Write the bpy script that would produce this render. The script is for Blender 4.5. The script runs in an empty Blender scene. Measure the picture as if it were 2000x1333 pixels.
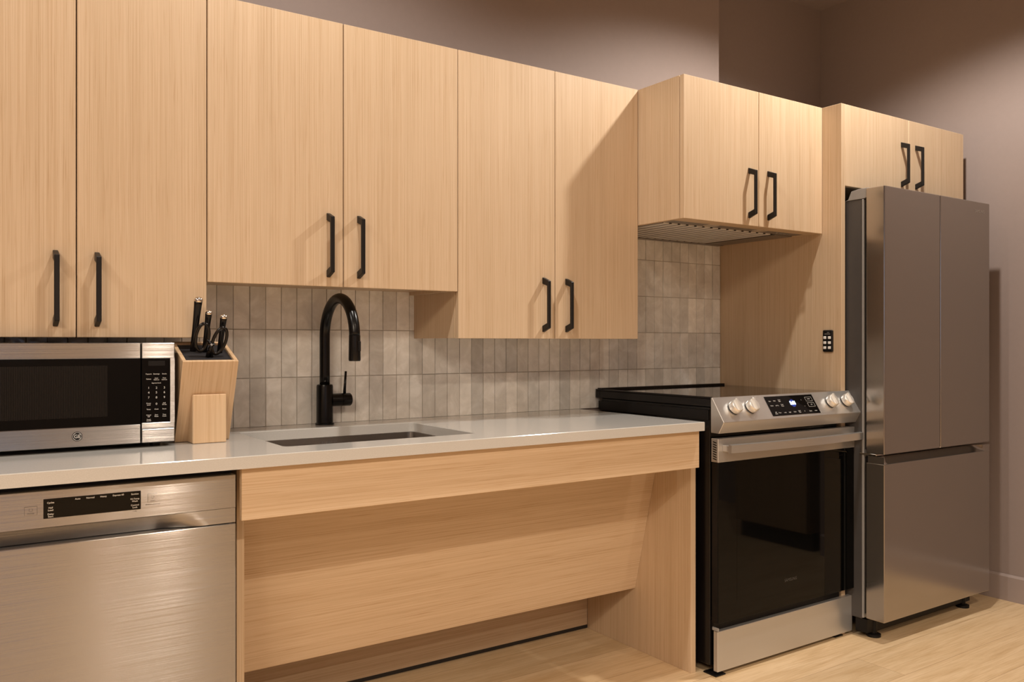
import bpy, bmesh, math, random
from mathutils import Vector, Matrix

random.seed(7)
S = bpy.context.scene
COL = S.collection

# ------------------------------------------------------------------ camera
cd = bpy.data.cameras.new('camera')
cam = bpy.data.objects.new('camera', cd)
COL.objects.link(cam)
cam.location = (0.0, -2.598, 1.1235)
cam.rotation_euler = (math.pi / 2, 0, math.radians(55.97 - 90))
cd.sensor_width = 36.0
cd.lens = 1655.0 / 2000.0 * 36.0
cd.shift_y = 0.0015
cd.clip_start = 0.02
S.camera = cam

# ------------------------------------------------------------------ world
w = bpy.data.worlds.new('evening_sky')
w.use_nodes = True
S.world = w
w.node_tree.nodes['Background'].inputs[0].default_value = (0.45, 0.52, 0.70, 1)
w.node_tree.nodes['Background'].inputs[1].default_value = 1.2

# ------------------------------------------------------------------ colour management
S.view_settings.view_transform = 'Standard'
S.view_settings.look = 'None'
S.view_settings.gamma = 1.0
S.view_settings.exposure = 0.0
S.view_settings.use_curve_mapping = False

# ------------------------------------------------------------------ lights
ZCEIL = 2.876
WARM = (1.0, 0.935, 0.85)
AMBER = (1.0, 0.83, 0.65)


def downlight(x, y, watts, size=144, blend=0.43, radius=0.035, col=WARM):
    l = bpy.data.lights.new('downlight_lamp', 'SPOT')
    l.energy = watts
    l.spot_size = math.radians(size)
    l.spot_blend = blend
    l.shadow_soft_size = radius
    l.color = col
    o = bpy.data.objects.new('downlight_lamp', l)
    o.location = (x, y, ZCEIL - 0.03)
    COL.objects.link(o)
    return o


ROW1 = [(-1.06, -0.99, 50), (0.87, -0.99, 66), (2.80, -0.99, 132)]
ROW2 = [(-1.06, -3.50, 25), (1.16, -3.50, 165), (2.80, -3.50, 55)]
ROW3 = [(-1.06, -5.20, 30), (1.06, -5.20, 290), (2.80, -5.20, 40)]
for (x, y, e) in ROW1:
    downlight(x, y, e)
for (x, y, e) in ROW2 + ROW3:
    downlight(x, y, e, size=140, blend=0.5, col=AMBER)
# added soft fill light behind the camera, no known fixture there
la = bpy.data.lights.new('room_fill', 'AREA')
la.shape = 'RECTANGLE'
la.size = 1.5
la.size_y = 1.2
la.energy = 125
la.color = AMBER
lo = bpy.data.objects.new('room_fill', la)
lo.location = (-1.55, -3.6, ZCEIL - 0.08)
COL.objects.link(lo)


# ------------------------------------------------------------------ materials
def mat(name):
    m = bpy.data.materials.new(name)
    m.use_nodes = True
    nt = m.node_tree
    b = nt.nodes['Principled BSDF']
    return m, nt, b


def N(nt, t, **kw):
    n = nt.nodes.new(t)
    for k, v in kw.items():
        if hasattr(n, k):
            setattr(n, k, v)
        else:
            n.inputs[k].default_value = v
    return n


def ramp(nt, stops):
    r = nt.nodes.new('ShaderNodeValToRGB')
    el = r.color_ramp.elements
    while len(el) < len(stops):
        el.new(0.5)
    for e, (p, c) in zip(el, stops):
        e.position = p
        e.color = (c[0], c[1], c[2], 1)
    return r


def plain(name, col, rough=0.5, metal=0.0, spec=0.5, noise=0.04, nscale=30):
    m, nt, b = mat(name)
    L = nt.links
    tc = N(nt, 'ShaderNodeTexCoord')
    no = N(nt, 'ShaderNodeTexNoise')
    no.inputs['Scale'].default_value = nscale
    no.inputs['Detail'].default_value = 3
    L.new(tc.outputs['Object'], no.inputs['Vector'])
    r = ramp(nt, [(0.3, [c * (1 - noise) for c in col]), (0.7, [min(1, c * (1 + noise)) for c in col])])
    L.new(no.outputs['Fac'], r.inputs[0])
    L.new(r.outputs[0], b.inputs['Base Color'])
    b.inputs['Roughness'].default_value = rough
    b.inputs['Metallic'].default_value = metal
    b.inputs['Specular IOR Level'].default_value = spec
    return m


def wood(name, axis, light, mid, dark, rough=0.42, cross=1.0, yscale=None):
    """fine straight-grained oak; axis is the direction of the grain"""
    m, nt, b = mat(name)
    L = nt.links
    tc = N(nt, 'ShaderNodeTexCoord')
    oi = N(nt, 'ShaderNodeObjectInfo')
    add = N(nt, 'ShaderNodeVectorMath', operation='ADD')
    mul = N(nt, 'ShaderNodeVectorMath', operation='SCALE')
    cmb = N(nt, 'ShaderNodeCombineXYZ')
    for i in range(3):
        L.new(oi.outputs['Random'], cmb.inputs[i])
    L.new(cmb.outputs[0], mul.inputs[0])
    mul.inputs['Scale'].default_value = 7.0
    L.new(tc.outputs['Object'], add.inputs[0])
    L.new(mul.outputs[0], add.inputs[1])

    def stretched(along, across, detail, rgh=0.6, dist=0.0):
        mp = N(nt, 'ShaderNodeMapping')
        sc = [across * cross] * 3
        sc['XYZ'.index(axis)] = along
        if yscale is not None:
            sc[1] = across * cross * yscale
        mp.inputs['Scale'].default_value = sc
        L.new(add.outputs[0], mp.inputs['Vector'])
        no = N(nt, 'ShaderNodeTexNoise')
        no.inputs['Scale'].default_value = 1.0
        no.inputs['Detail'].default_value = detail
        no.inputs['Roughness'].default_value = rgh
        no.inputs['Distortion'].default_value = dist
        L.new(mp.outputs[0], no.inputs['Vector'])
        return no
    fine = stretched(1.5, 380, 3, 0.7)
    pore = stretched(7.0, 520, 2, 0.5)
    band = stretched(0.35, 30, 4, 0.6, 0.15)
    r1 = ramp(nt, [(0.36, dark), (0.50, mid), (0.66, light)])
    L.new(fine.outputs['Fac'], r1.inputs[0])
    r2 = ramp(nt, [(0.30, (0.955, 0.945, 0.925)), (0.70, (1.03, 1.03, 1.03))])
    L.new(band.outputs['Fac'], r2.inputs[0])
    mx = N(nt, 'ShaderNodeMix', data_type='RGBA', blend_type='MULTIPLY')
    mx.inputs['Factor'].default_value = 1.0
    L.new(r1.outputs[0], mx.inputs['A'])
    L.new(r2.outputs[0], mx.inputs['B'])
    r3 = ramp(nt, [(0.30, (0.84, 0.78, 0.70)), (0.42, (1, 1, 1))])
    L.new(pore.outputs['Fac'], r3.inputs[0])
    mx2 = N(nt, 'ShaderNodeMix', data_type='RGBA', blend_type='MULTIPLY')
    mx2.inputs['Factor'].default_value = 0.8
    L.new(mx.outputs['Result'], mx2.inputs['A'])
    L.new(r3.outputs[0], mx2.inputs['B'])
    L.new(mx2.outputs['Result'], b.inputs['Base Color'])
    b.inputs['Roughness'].default_value = rough
    b.inputs['Specular IOR Level'].default_value = 0.35
    bp = N(nt, 'ShaderNodeBump')
    bp.inputs['Strength'].default_value = 0.06
    bp.inputs['Distance'].default_value = 0.002
    L.new(fine.outputs['Fac'], bp.inputs['Height'])
    L.new(bp.outputs[0], b.inputs['Normal'])
    return m


def brushed(name, col, rough=0.3, aniso=0.75, streak=0.05, metal=1.0, micro=0.0):
    """stainless steel brushed left to right; UV u runs left-right"""
    m, nt, b = mat(name)
    L = nt.links
    tc = N(nt, 'ShaderNodeTexCoord')
    mp = N(nt, 'ShaderNodeMapping')
    mp.inputs['Scale'].default_value = (3, 3, 900)
    L.new(tc.outputs['Object'], mp.inputs['Vector'])
    no = N(nt, 'ShaderNodeTexNoise')
    no.inputs['Scale'].default_value = 1.0
    no.inputs['Detail'].default_value = 2
    L.new(mp.outputs[0], no.inputs['Vector'])
    r = ramp(nt, [(0.3, [c * (1 - streak) for c in col]), (0.7, [min(1, c * (1 + streak)) for c in col])])
    L.new(no.outputs['Fac'], r.inputs[0])
    L.new(r.outputs[0], b.inputs['Base Color'])
    b.inputs['Metallic'].default_value = metal
    b.inputs['Roughness'].default_value = rough
    b.inputs['Anisotropic'].default_value = aniso
    b.inputs['Anisotropic Rotation'].default_value = 0.25
    if micro > 0:
        # the brushing itself: hairline scratches running left to right
        m2 = N(nt, 'ShaderNodeMapping')
        m2.inputs['Scale'].default_value = (3, 3, 14000)
        L.new(tc.outputs['Object'], m2.inputs['Vector'])
        n2 = N(nt, 'ShaderNodeTexNoise')
        n2.inputs['Scale'].default_value = 1.0
        n2.inputs['Detail'].default_value = 1
        L.new(m2.outputs[0], n2.inputs['Vector'])
        ma = N(nt, 'ShaderNodeMapRange')
        ma.inputs['From Min'].default_value = 0.25
        ma.inputs['From Max'].default_value = 0.75
        ma.inputs['To Min'].default_value = -micro
        ma.inputs['To Max'].default_value = micro
        L.new(n2.outputs['Fac'], ma.inputs['Value'])
        cb = N(nt, 'ShaderNodeCombineXYZ')
        L.new(ma.outputs[0], cb.inputs['Z'])
        ge = N(nt, 'ShaderNodeNewGeometry')
        av = N(nt, 'ShaderNodeVectorMath', operation='ADD')
        L.new(ge.outputs['Normal'], av.inputs[0])
        L.new(cb.outputs[0], av.inputs[1])
        nv = N(nt, 'ShaderNodeVectorMath', operation='NORMALIZE')
        L.new(av.outputs[0], nv.inputs[0])
        L.new(nv.outputs[0], b.inputs['Normal'])
    tg = N(nt, 'ShaderNodeTangent')
    tg.direction_type = 'UV_MAP'
    tg.uv_map = 'UVMap'
    L.new(tg.outputs[0], b.inputs['Tangent'])
    return m


OL, OM, OD = (0.615, 0.470, 0.325), (0.580, 0.434, 0.291), (0.520, 0.374, 0.236)
M = {}
M['oak_v'] = wood('oak_vertical_grain', 'Z', OL, OM, OD)
M['oak_h'] = wood('oak_horizontal_grain', 'X', OL, OM, OD, cross=0.7)
M['block'] = wood('rubberwood', 'Z', (0.68, 0.49, 0.31), (0.64, 0.45, 0.275), (0.59, 0.40, 0.235), rough=0.45, cross=0.35, yscale=0.02)
M['dark_oak'] = wood('dark_panel_wood', 'Z', (0.30, 0.21, 0.13), (0.25, 0.17, 0.10), (0.18, 0.12, 0.07))
M['paint'] = plain('taupe_wall_paint', (0.255, 0.202, 0.182), 0.62, spec=0.25, noise=0.015, nscale=60)
M['trim'] = plain('taupe_trim_paint', (0.29, 0.232, 0.21), 0.38, noise=0.01)
M['black'] = plain('matte_black_metal', (0.010, 0.008, 0.007), 0.42, spec=0.3, noise=0.1)
M['blackm'] = plain('black_faucet_finish', (0.0035, 0.003, 0.003), 0.26, spec=0.3, noise=0.1)
M['enamel'] = plain('black_enamel', (0.005, 0.004, 0.004), 0.22, spec=0.3, noise=0.1)
M['plastic'] = plain('black_plastic', (0.006, 0.005, 0.005), 0.45, spec=0.25, noise=0.1)
M['glass'] = plain('black_glass', (0.002, 0.002, 0.002), 0.04, spec=0.17, noise=0.05)
M['cooktop'] = plain('ceramic_cooktop_glass', (0.004, 0.004, 0.004), 0.05, spec=0.3, noise=0.05)
M['steel'] = brushed('brushed_stainless', (0.355, 0.342, 0.333), 0.225, 1.0, 0.02, 0.93, 0.36)
M['sink_steel'] = brushed('sink_stainless', (0.40, 0.365, 0.335), 0.28, 0.6, 0.02)
M['steel_range'] = brushed('range_stainless', (0.56, 0.55, 0.54), 0.30, 0.7, 0.02, 0.72)
M['steel_soft'] = brushed('satin_stainless', (0.60, 0.585, 0.57), 0.30, 0.7, 0.02, 0.8)
M['fridge'] = brushed('fingerprint_resist_stainless', (0.40, 0.37, 0.34), 0.16, 0.35, 0.01, 0.93)
M['fridge_body'] = plain('dark_grey_cabinet_paint', (0.055, 0.050, 0.048), 0.45)
M['polish'] = plain('polished_steel', (0.72, 0.69, 0.65), 0.16, metal=1.0, noise=0.02)
M['knob'] = plain('satin_knob_steel', (0.80, 0.78, 0.74), 0.32, metal=0.7, noise=0.02)
M['grey'] = plain('grey_plastic', (0.26, 0.25, 0.24), 0.45)
M['baffle'] = plain('baffle_aluminium', (0.72, 0.69, 0.66), 0.5, metal=0.2)
M['hoodgrey'] = plain('hood_dark_steel', (0.25, 0.22, 0.195), 0.4, metal=0.5)
M['white'] = plain('white_rubber_key', (0.80, 0.78, 0.75), 0.5)
M['print_w'] = plain('pale_print', (0.55, 0.53, 0.50), 0.6)
M['print_d'] = plain('dark_print', (0.10, 0.085, 0.075), 0.6)
M['print_f'] = plain('faint_print', (0.42, 0.38, 0.35), 0.4)
M['bristle'] = plain('black_bristles', (0.012, 0.010, 0.012), 0.85, noise=0.6, nscale=900)
M['blackwood'] = plain('dark_toe_kick', (0.02, 0.017, 0.015), 0.6)


def quartz():
    m, nt, b = mat('grey_quartz')
    L = nt.links
    tc = N(nt, 'ShaderNodeTexCoord')
    no = N(nt, 'ShaderNodeTexNoise')
    no.inputs['Scale'].default_value = 420
    no.inputs['Detail'].default_value = 2
    L.new(tc.outputs['Object'], no.inputs['Vector'])
    r = ramp(nt, [(0.28, (0.49, 0.478, 0.452)), (0.5, (0.52, 0.508, 0.482)), (0.75, (0.55, 0.538, 0.512))])
    L.new(no.outputs['Fac'], r.inputs[0])
    L.new(r.outputs[0], b.inputs['Base Color'])
    b.inputs['Roughness'].default_value = 0.11
    b.inputs['Specular IOR Level'].default_value = 0.75
    return m


M['quartz'] = quartz()


def glazed():
    m, nt, b = mat('glazed_zellige')
    L = nt.links
    tc = N(nt, 'ShaderNodeTexCoord')
    at = N(nt, 'ShaderNodeAttribute', attribute_name='tile_tone')
    at.attribute_type = 'GEOMETRY'
    no = N(nt, 'ShaderNodeTexNoise')
    no.inputs['Scale'].default_value = 16
    no.inputs['Detail'].default_value = 5
    no.inputs['Roughness'].default_value = 0.62
    no.inputs['Distortion'].default_value = 0.6
    L.new(tc.outputs['Object'], no.inputs['Vector'])
    r = ramp(nt, [(0.30, (0.66, 0.645, 0.61)), (0.5, (0.76, 0.745, 0.705)), (0.68, (0.88, 0.87, 0.84))])
    L.new(no.outputs['Fac'], r.inputs[0])
    mx = N(nt, 'ShaderNodeMix', data_type='RGBA', blend_type='MULTIPLY')
    mx.inputs['Factor'].default_value = 1.0
    L.new(r.outputs[0], mx.inputs['A'])
    L.new(at.outputs['Color'], mx.inputs['B'])
    L.new(mx.outputs['Result'], b.inputs['Base Color'])
    n2 = N(nt, 'ShaderNodeTexNoise')
    n2.inputs['Scale'].default_value = 17
    n2.inputs['Detail'].default_value = 2
    L.new(tc.outputs['Object'], n2.inputs['Vector'])
    bp = N(nt, 'ShaderNodeBump')
    bp.inputs['Strength'].default_value = 0.45
    bp.inputs['Distance'].default_value = 0.012
    L.new(n2.outputs['Fac'], bp.inputs['Height'])
    L.new(bp.outputs[0], b.inputs['Normal'])
    r2 = ramp(nt, [(0.4, (0.06,) * 3), (0.65, (0.20,) * 3)])
    L.new(no.outputs['Fac'], r2.inputs[0])
    L.new(r2.outputs[0], b.inputs['Roughness'])
    return m


M['tile'] = glazed()
M['grout'] = plain('taupe_grout', (0.52, 0.48, 0.43), 0.85)


def floor_mat():
    m, nt, b = mat('oak_plank_floor')
    L = nt.links
    tc = N(nt, 'ShaderNodeTexCoord')
    mp = N(nt, 'ShaderNodeMapping')
    mp.inputs['Location'].default_value = (0.3, 0.07, 0)
    L.new(tc.outputs['Object'], mp.inputs['Vector'])
    br = N(nt, 'ShaderNodeTexBrick')
    br.offset = 0.37
    br.inputs['Scale'].default_value = 1.0
    br.inputs['Brick Width'].default_value = 1.5
    br.inputs['Row Height'].default_value = 0.18
    br.inputs['Mortar Size'].default_value = 0.0009
    br.inputs['Mortar Smooth'].default_value = 0.2
    br.inputs['Color1'].default_value = (0, 0, 0, 1)
    br.inputs['Color2'].default_value = (1, 1, 1, 1)
    br.inputs['Mortar'].default_value = (0.5, 0.5, 0.5, 1)
    L.new(mp.outputs[0], br.inputs['Vector'])
    # grain, shifted per plank
    sc = N(nt, 'ShaderNodeVectorMath', operation='SCALE')
    sc.inputs['Scale'].default_value = 5.0
    L.new(br.outputs['Color'], sc.inputs[0])
    ad = N(nt, 'ShaderNodeVectorMath', operation='ADD')
    L.new(tc.outputs['Object'], ad.inputs[0])
    L.new(sc.outputs[0], ad.inputs[1])

    def g(ax, cr, det, dist):
        m2 = N(nt, 'ShaderNodeMapping')
        m2.inputs['Scale'].default_value = (ax, cr, 1)
        L.new(ad.outputs[0], m2.inputs['Vector'])
        n = N(nt, 'ShaderNodeTexNoise')
        n.inputs['Scale'].default_value = 1.0
        n.inputs['Detail'].default_value = det
        n.inputs['Roughness'].default_value = 0.62
        n.inputs['Distortion'].default_value = dist
        L.new(m2.outputs[0], n.inputs['Vector'])
        return n
    g1 = g(1.6, 16, 6, 1.4)
    g2 = g(7, 170, 3, 0.3)
    r1 = ramp(nt, [(0.30, (0.55, 0.385, 0.215)), (0.48, (0.64, 0.47, 0.285)), (0.70, (0.70, 0.53, 0.34))])
    L.new(g1.outputs['Fac'], r1.inputs[0])
    r2 = ramp(nt, [(0.34, (0.84, 0.80, 0.74)), (0.55, (1, 1, 1))])
    L.new(g2.outputs['Fac'], r2.inputs[0])
    mx = N(nt, 'ShaderNodeMix', data_type='RGBA', blend_type='MULTIPLY')
    mx.inputs['Factor'].default_value = 0.8
    L.new(r1.outputs[0], mx.inputs['A'])
    L.new(r2.outputs[0], mx.inputs['B'])
    r3 = ramp(nt, [(0.0, (0.90, 0.89, 0.87)), (1.0, (1.06, 1.05, 1.03))])
    L.new(br.outputs['Color'], r3.inputs[0])
    m3 = N(nt, 'ShaderNodeMix', data_type='RGBA', blend_type='MULTIPLY')
    m3.inputs['Factor'].default_value = 1.0
    L.new(mx.outputs['Result'], m3.inputs['A'])
    L.new(r3.outputs[0], m3.inputs['B'])
    m4 = N(nt, 'ShaderNodeMix', data_type='RGBA', blend_type='MIX')
    L.new(br.outputs['Fac'], m4.inputs['Factor'])
    L.new(m3.outputs['Result'], m4.inputs['A'])
    m4.inputs['B'].default_value = (0.33, 0.21, 0.11, 1)
    L.new(m4.outputs['Result'], b.inputs['Base Color'])
    b.inputs['Roughness'].default_value = 0.36
    b.inputs['Specular IOR Level'].default_value = 0.4
    bp = N(nt, 'ShaderNodeBump')
    bp.inputs['Strength'].default_value = 0.08
    bp.inputs['Distance'].default_value = 0.002
    L.new(g2.outputs['Fac'], bp.inputs['Height'])
    L.new(bp.outputs[0], b.inputs['Normal'])
    return m


M['floor'] = floor_mat()


def emit(name, col, strength):
    m, nt, b = mat(name)
    b.inputs['Base Color'].default_value = (*col, 1)
    b.inputs['Emission Color'].default_value = (*col, 1)
    b.inputs['Emission Strength'].default_value = strength
    return m


M['digits'] = emit('blue_white_digits', (0.65, 0.82, 1.0), 5.0)
M['digit_halo'] = emit('blue_backlight', (0.01, 0.03, 0.25), 0.30)
M['bulb'] = emit('lit_lens', (1.0, 0.86, 0.68), 6.0)
M['lens'] = plain('unlit_hood_lens', (0.45, 0.38, 0.31), 0.3)


# ------------------------------------------------------------------ mesh helpers
def merge(bm, tmp):
    me = bpy.data.meshes.new('tmp')
    tmp.to_mesh(me)
    tmp.free()
    bm.from_mesh(me)
    bpy.data.meshes.remove(me)


def B():
    return bmesh.new()


def bx(bm, x0, x1, y0, y1, z0, z1, bev=0.0, seg=1):
    t = bmesh.new()
    bmesh.ops.create_cube(t, size=1.0)
    for v in t.verts:
        v.co = Vector(((x0 + x1) / 2 + v.co.x * (x1 - x0), (y0 + y1) / 2 + v.co.y * (y1 - y0), (z0 + z1) / 2 + v.co.z * (z1 - z0)))
    if bev > 0:
        bmesh.ops.bevel(t, geom=t.edges[:], offset=bev, segments=seg, profile=0.5, affect='EDGES')
    merge(bm, t)
    return bm


def box(*a, **k):
    return bx(B(), *a, **k)


def prism(bm, pts, lo, hi, axis='X', bev=0.0):
    """polygon pts in the two other axes, extruded along axis from lo to hi"""
    t = bmesh.new()

    def mk(p, h):
        if axis == 'X':
            return (h, p[0], p[1])
        if axis == 'Y':
            return (p[0], h, p[1])
        return (p[0], p[1], h)
    a = [t.verts.new(mk(p, lo)) for p in pts]
    c = [t.verts.new(mk(p, hi)) for p in pts]
    t.faces.new(a)
    t.faces.new(c[::-1])
    n = len(pts)
    for i in range(n):
        t.faces.new((a[i], c[i], c[(i + 1) % n], a[(i + 1) % n]))
    bmesh.ops.recalc_face_normals(t, faces=t.faces)
    if bev > 0:
        bmesh.ops.bevel(t, geom=t.edges[:], offset=bev, segments=1, profile=0.5, affect='EDGES')
    merge(bm, t)
    return bm


def frame(d):
    d = Vector(d).normalized()
    up = Vector((0, 0, 1)) if abs(d.z) < 0.9 else Vector((1, 0, 0))
    a = d.cross(up).normalized()
    return d, a, a.cross(d).normalized()


def tube(bm, pts, radii, seg=24, cap=True, ell=(1, 1)):
    """tapered tube along a path with a fixed-ish frame"""
    t = bmesh.new()
    P = [Vector(p) for p in pts]
    if not hasattr(radii, '__len__'):
        radii = [radii] * len(P)
    rings = []
    a = None
    for i, p in enumerate(P):
        if i == 0:
            d = P[1] - P[0]
        elif i == len(P) - 1:
            d = P[-1] - P[-2]
        else:
            d = (P[i + 1] - P[i]).normalized() + (P[i] - P[i - 1]).normalized()
        d.normalize()
        if a is None:
            _, a, _ = frame(d)
        a = (a - d * a.dot(d)).normalized()
        c = d.cross(a)
        rings.append([t.verts.new(p + (a * math.cos(k * 2 * math.pi / seg) * ell[0] + c * math.sin(k * 2 * math.pi / seg) * ell[1]) * radii[i]) for k in range(seg)])
    for r0, r1 in zip(rings, rings[1:]):
        for k in range(seg):
            t.faces.new((r0[k], r0[(k + 1) % seg], r1[(k + 1) % seg], r1[k]))
    if cap:
        t.faces.new(rings[0][::-1])
        t.faces.new(rings[-1])
    bmesh.ops.recalc_face_normals(t, faces=t.faces)
    for f in t.faces:
        f.smooth = len(f.verts) == 4
    merge(bm, t)
    return bm


def lathe(bm, base, axis, prof, seg=32):
    """prof: list of (distance along axis, radius)"""
    base = Vector(base)
    d = Vector(axis).normalized()
    pts = [base + d * h for h, r in prof]
    t = bmesh.new()
    _, a, c = frame(d)
    rings = []
    for h, r in prof:
        rings.append([t.verts.new(base + d * h + (a * math.cos(k * 2 * math.pi / seg) + c * math.sin(k * 2 * math.pi / seg)) * max(r, 1e-5)) for k in range(seg)])
    for r0, r1 in zip(rings, rings[1:]):
        for k in range(seg):
            t.faces.new((r0[k], r0[(k + 1) % seg], r1[(k + 1) % seg], r1[k]))
    t.faces.new(rings[0][::-1])
    t.faces.new(rings[-1])
    bmesh.ops.recalc_face_normals(t, faces=t.faces)
    for f in t.faces:
        f.smooth = False
    # smooth only side faces of gentle slope
    for f in t.faces:
        if len(f.verts) == 4:
            f.smooth = True
    for e in t.edges:
        if len(e.link_faces) == 2 and e.link_faces[0].normal.angle(e.link_faces[1].normal, 0) > 0.7:
            e.smooth = False
    merge(bm, t)
    return bm


def text_into(bm, s, origin, ux, uz, size, align='CENTER', depth=0.0003, bold=0.0):
    """flat lettering; ux, uz are the reading direction and the up direction in the surface"""
    cu = bpy.data.curves.new('t', 'FONT')
    cu.body = s
    cu.size = size
    cu.align_x = align
    cu.align_y = 'CENTER'
    cu.resolution_u = 3
    cu.offset = bold
    o = bpy.data.objects.new('t', cu)
    COL.objects.link(o)
    dg = bpy.context.evaluated_depsgraph_get()
    me = bpy.data.meshes.new_from_object(o.evaluated_get(dg))
    ux = Vector(ux).normalized()
    uz = Vector(uz).normalized()
    n = ux.cross(uz)
    mt = Matrix((ux, uz, n)).transposed().to_4x4()
    mt.translation = Vector(origin) + n * depth
    me.transform(mt)
    bm.from_mesh(me)
    bpy.data.meshes.remove(me)
    bpy.data.objects.remove(o)
    bpy.data.curves.remove(cu)
    return bm


def add_uv(me):
    uv = me.uv_layers.new(name='UVMap')
    for p in me.polygons:
        n = p.normal
        for li in p.loop_indices:
            co = me.vertices[me.loops[li].vertex_index].co
            if abs(n.z) > 0.8:
                uv.data[li].uv = (co.x, co.y)
            elif abs(n.x) > 0.8:
                uv.data[li].uv = (co.y, co.z)
            else:
                uv.data[li].uv = (co.x, co.z)


def obj(name, bm, m, parent=None, label=None, kind=None):
    me = bpy.data.meshes.new(name)
    off = Vector((0, 0, 0))
    p = parent
    while p is not None:
        off += p.location
        p = p.parent
    if off.length > 0:
        bmesh.ops.translate(bm, verts=bm.verts, vec=-off)
    bm.to_mesh(me)
    bm.free()
    me.materials.append(m)
    add_uv(me)
    o = bpy.data.objects.new(name, me)
    COL.objects.link(o)
    o.parent = parent
    if label:
        o['label'] = label
    if kind:
        o['kind'] = kind
    return o


def thing(name, label, cat, loc=(0, 0, 0), group=None):
    o = bpy.data.objects.new(name, None)
    o.empty_display_size = 0.1
    COL.objects.link(o)
    o.location = loc
    o['label'] = label
    o['category'] = cat
    if group:
        o['group'] = group
    return o


def tag(o, label, cat, group=None):
    o['label'] = label
    o['category'] = cat
    if group:
        o['group'] = group
    return o


def struct(name, bm, m):
    return obj(name, bm, m, kind='structure')


# ------------------------------------------------------------------ key dimensions
XL, XR = -2.4, 3.857          # room left / right wall
XSTEP = 2.870                 # where the back wall steps back
YREC = 0.203                  # recessed wall plane
YFRONT = -6.0
YWALL = 0.009

# ------------------------------------------------------------------ room shell
struct('floor', box(XL - 0.1, 5.2, YFRONT - 0.1, 0.32, -0.05, 0.0), M['floor'])
struct('ceiling', box(XL - 0.1, 5.2, YFRONT - 0.1, 0.32, ZCEIL, ZCEIL + 0.05), M['paint'])
struct('wall_back', box(XL - 0.1, XSTEP, YWALL, 0.32, 0, ZCEIL), M['paint'])
struct('wall_recess', box(XSTEP, 3.96, YREC, 0.32, 0, ZCEIL), M['paint'])
bm = box(XR, XR + 0.1, -1.48, YREC, 0, ZCEIL)
bx(bm, XR + 0.1, 4.6, -1.53, -1.48, 0, ZCEIL)
bx(bm, XR, XR + 0.1, YFRONT, -3.4, 0, ZCEIL)
bx(bm, 4.6, 4.7, -3.45, -1.48, 0, ZCEIL)
bx(bm, XR + 0.1, 4.6, -3.45, -3.4, 0, ZCEIL)
struct('wall_right', bm, M['paint'])
struct('wall_left', box(XL - 0.1, XL, YFRONT, YWALL, 0, ZCEIL), M['paint'])
# front wall (behind the camera) with one window
WX0, WX1, WZ0, WZ1 = -0.9, 0.7, 0.95, 2.25
bm = box(XL, WX0, YFRONT - 0.12, YFRONT, 0, ZCEIL)
bx(bm, WX1, 5.1, YFRONT - 0.12, YFRONT, 0, ZCEIL)
bx(bm, WX0, WX1, YFRONT - 0.12, YFRONT, 0, WZ0)
bx(bm, WX0, WX1, YFRONT - 0.12, YFRONT, WZ1, ZCEIL)
struct('wall_front', bm, M['paint'])
bm = B()
for (a, c, d, e) in [(WX0, WX1, WZ0, WZ0 + .05), (WX0, WX1, WZ1 - .05, WZ1), (WX0, WX0 + .05, WZ0 + .05, WZ1 - .05), (WX1 - .05, WX1, WZ0 + .05, WZ1 - .05), (-.13, -.07, WZ0 + .05, WZ1 - .05)]:
    bx(bm, a, c, YFRONT - 0.09, YFRONT - 0.03, d, e)
struct('window_1', bm, M['trim'])
# baseboard with a small rounded top, right wall
prof = [(XR, 0), (XR, 0.1134), (XR - 0.004, 0.1134), (XR - 0.012, 0.104), (XR - 0.012, 0)]
bm = prism(B(), [(p[0], p[1]) for p in prof], -1.47, YREC, axis='Y')
struct('baseboard_right', bm, M['trim'])
prof = [(YREC, 0), (YREC, 0.1134), (YREC - 0.004, 0.1134), (YREC - 0.012, 0.104), (YREC - 0.012, 0)]
struct('baseboard_back', prism(B(), prof, 3.78, XR - 0.012, axis='X'), M['trim'])

# storage cabinet beyond the baseboard on the right (seen only as a reflection in the oven glass)
t = thing('storage_cabinet', 'brown wood storage cabinet with dark toe kick, reflected in the oven glass', 'cabinet', (4.1, -1.76, 0))
obj('carcass', box(3.845, 4.55, -2.03, -1.54, 0.10, 2.2, bev=0.002), M['dark_oak'], t)
obj('door', box(3.826, 3.843, -2.028, -1.542, 0.102, 2.198, bev=0.001), M['dark_oak'], t)
obj('toe_kick', box(3.88, 4.55, -2.03, -1.54, 0.0, 0.099), M['blackwood'], t)

# ceiling downlight trims (above the frame, they make the room's light)
for i, (x, y, e) in enumerate(ROW1 + ROW2 + ROW3):
    pos = ['left', 'middle', 'right'][i % 3]
    row = ['nearest the wall cabinets', 'in the middle of the room', 'near the window'][i // 3]
    t = thing('recessed_downlight', 'round recessed ceiling downlight, %s one of the row %s' % (pos, row), 'downlight', (x, y, ZCEIL), 'recessed ceiling downlights')
    bm = B()
    lathe(bm, (x, y, ZCEIL), (0, 0, -1), [(0, 0.062), (0.003, 0.064), (0.006, 0.060), (0.006, 0.045), (0.0005, 0.045)], 32)
    obj('trim_ring', bm, M['white'], t)
# made-up frame around the added fill light
t = thing('fill_light_frame', 'made-up rectangular frame around the added fill light behind the camera', 'ceiling light', (-1.55, -3.6, ZCEIL))
bm = B()
for (a, c, d, e) in [(-2.33, -.77, -4.23, -4.20), (-2.33, -.77, -3.00, -2.97), (-2.33, -2.30, -4.20, -3.00), (-.80, -.77, -4.20, -3.00)]:
    bx(bm, a, c, d, e, ZCEIL - 0.09, ZCEIL)
obj('frame', bm, M['white'], t)

# ------------------------------------------------------------------ backsplash
PIT, ROWH, G = 0.0496, 0.1505, 0.0022


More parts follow.
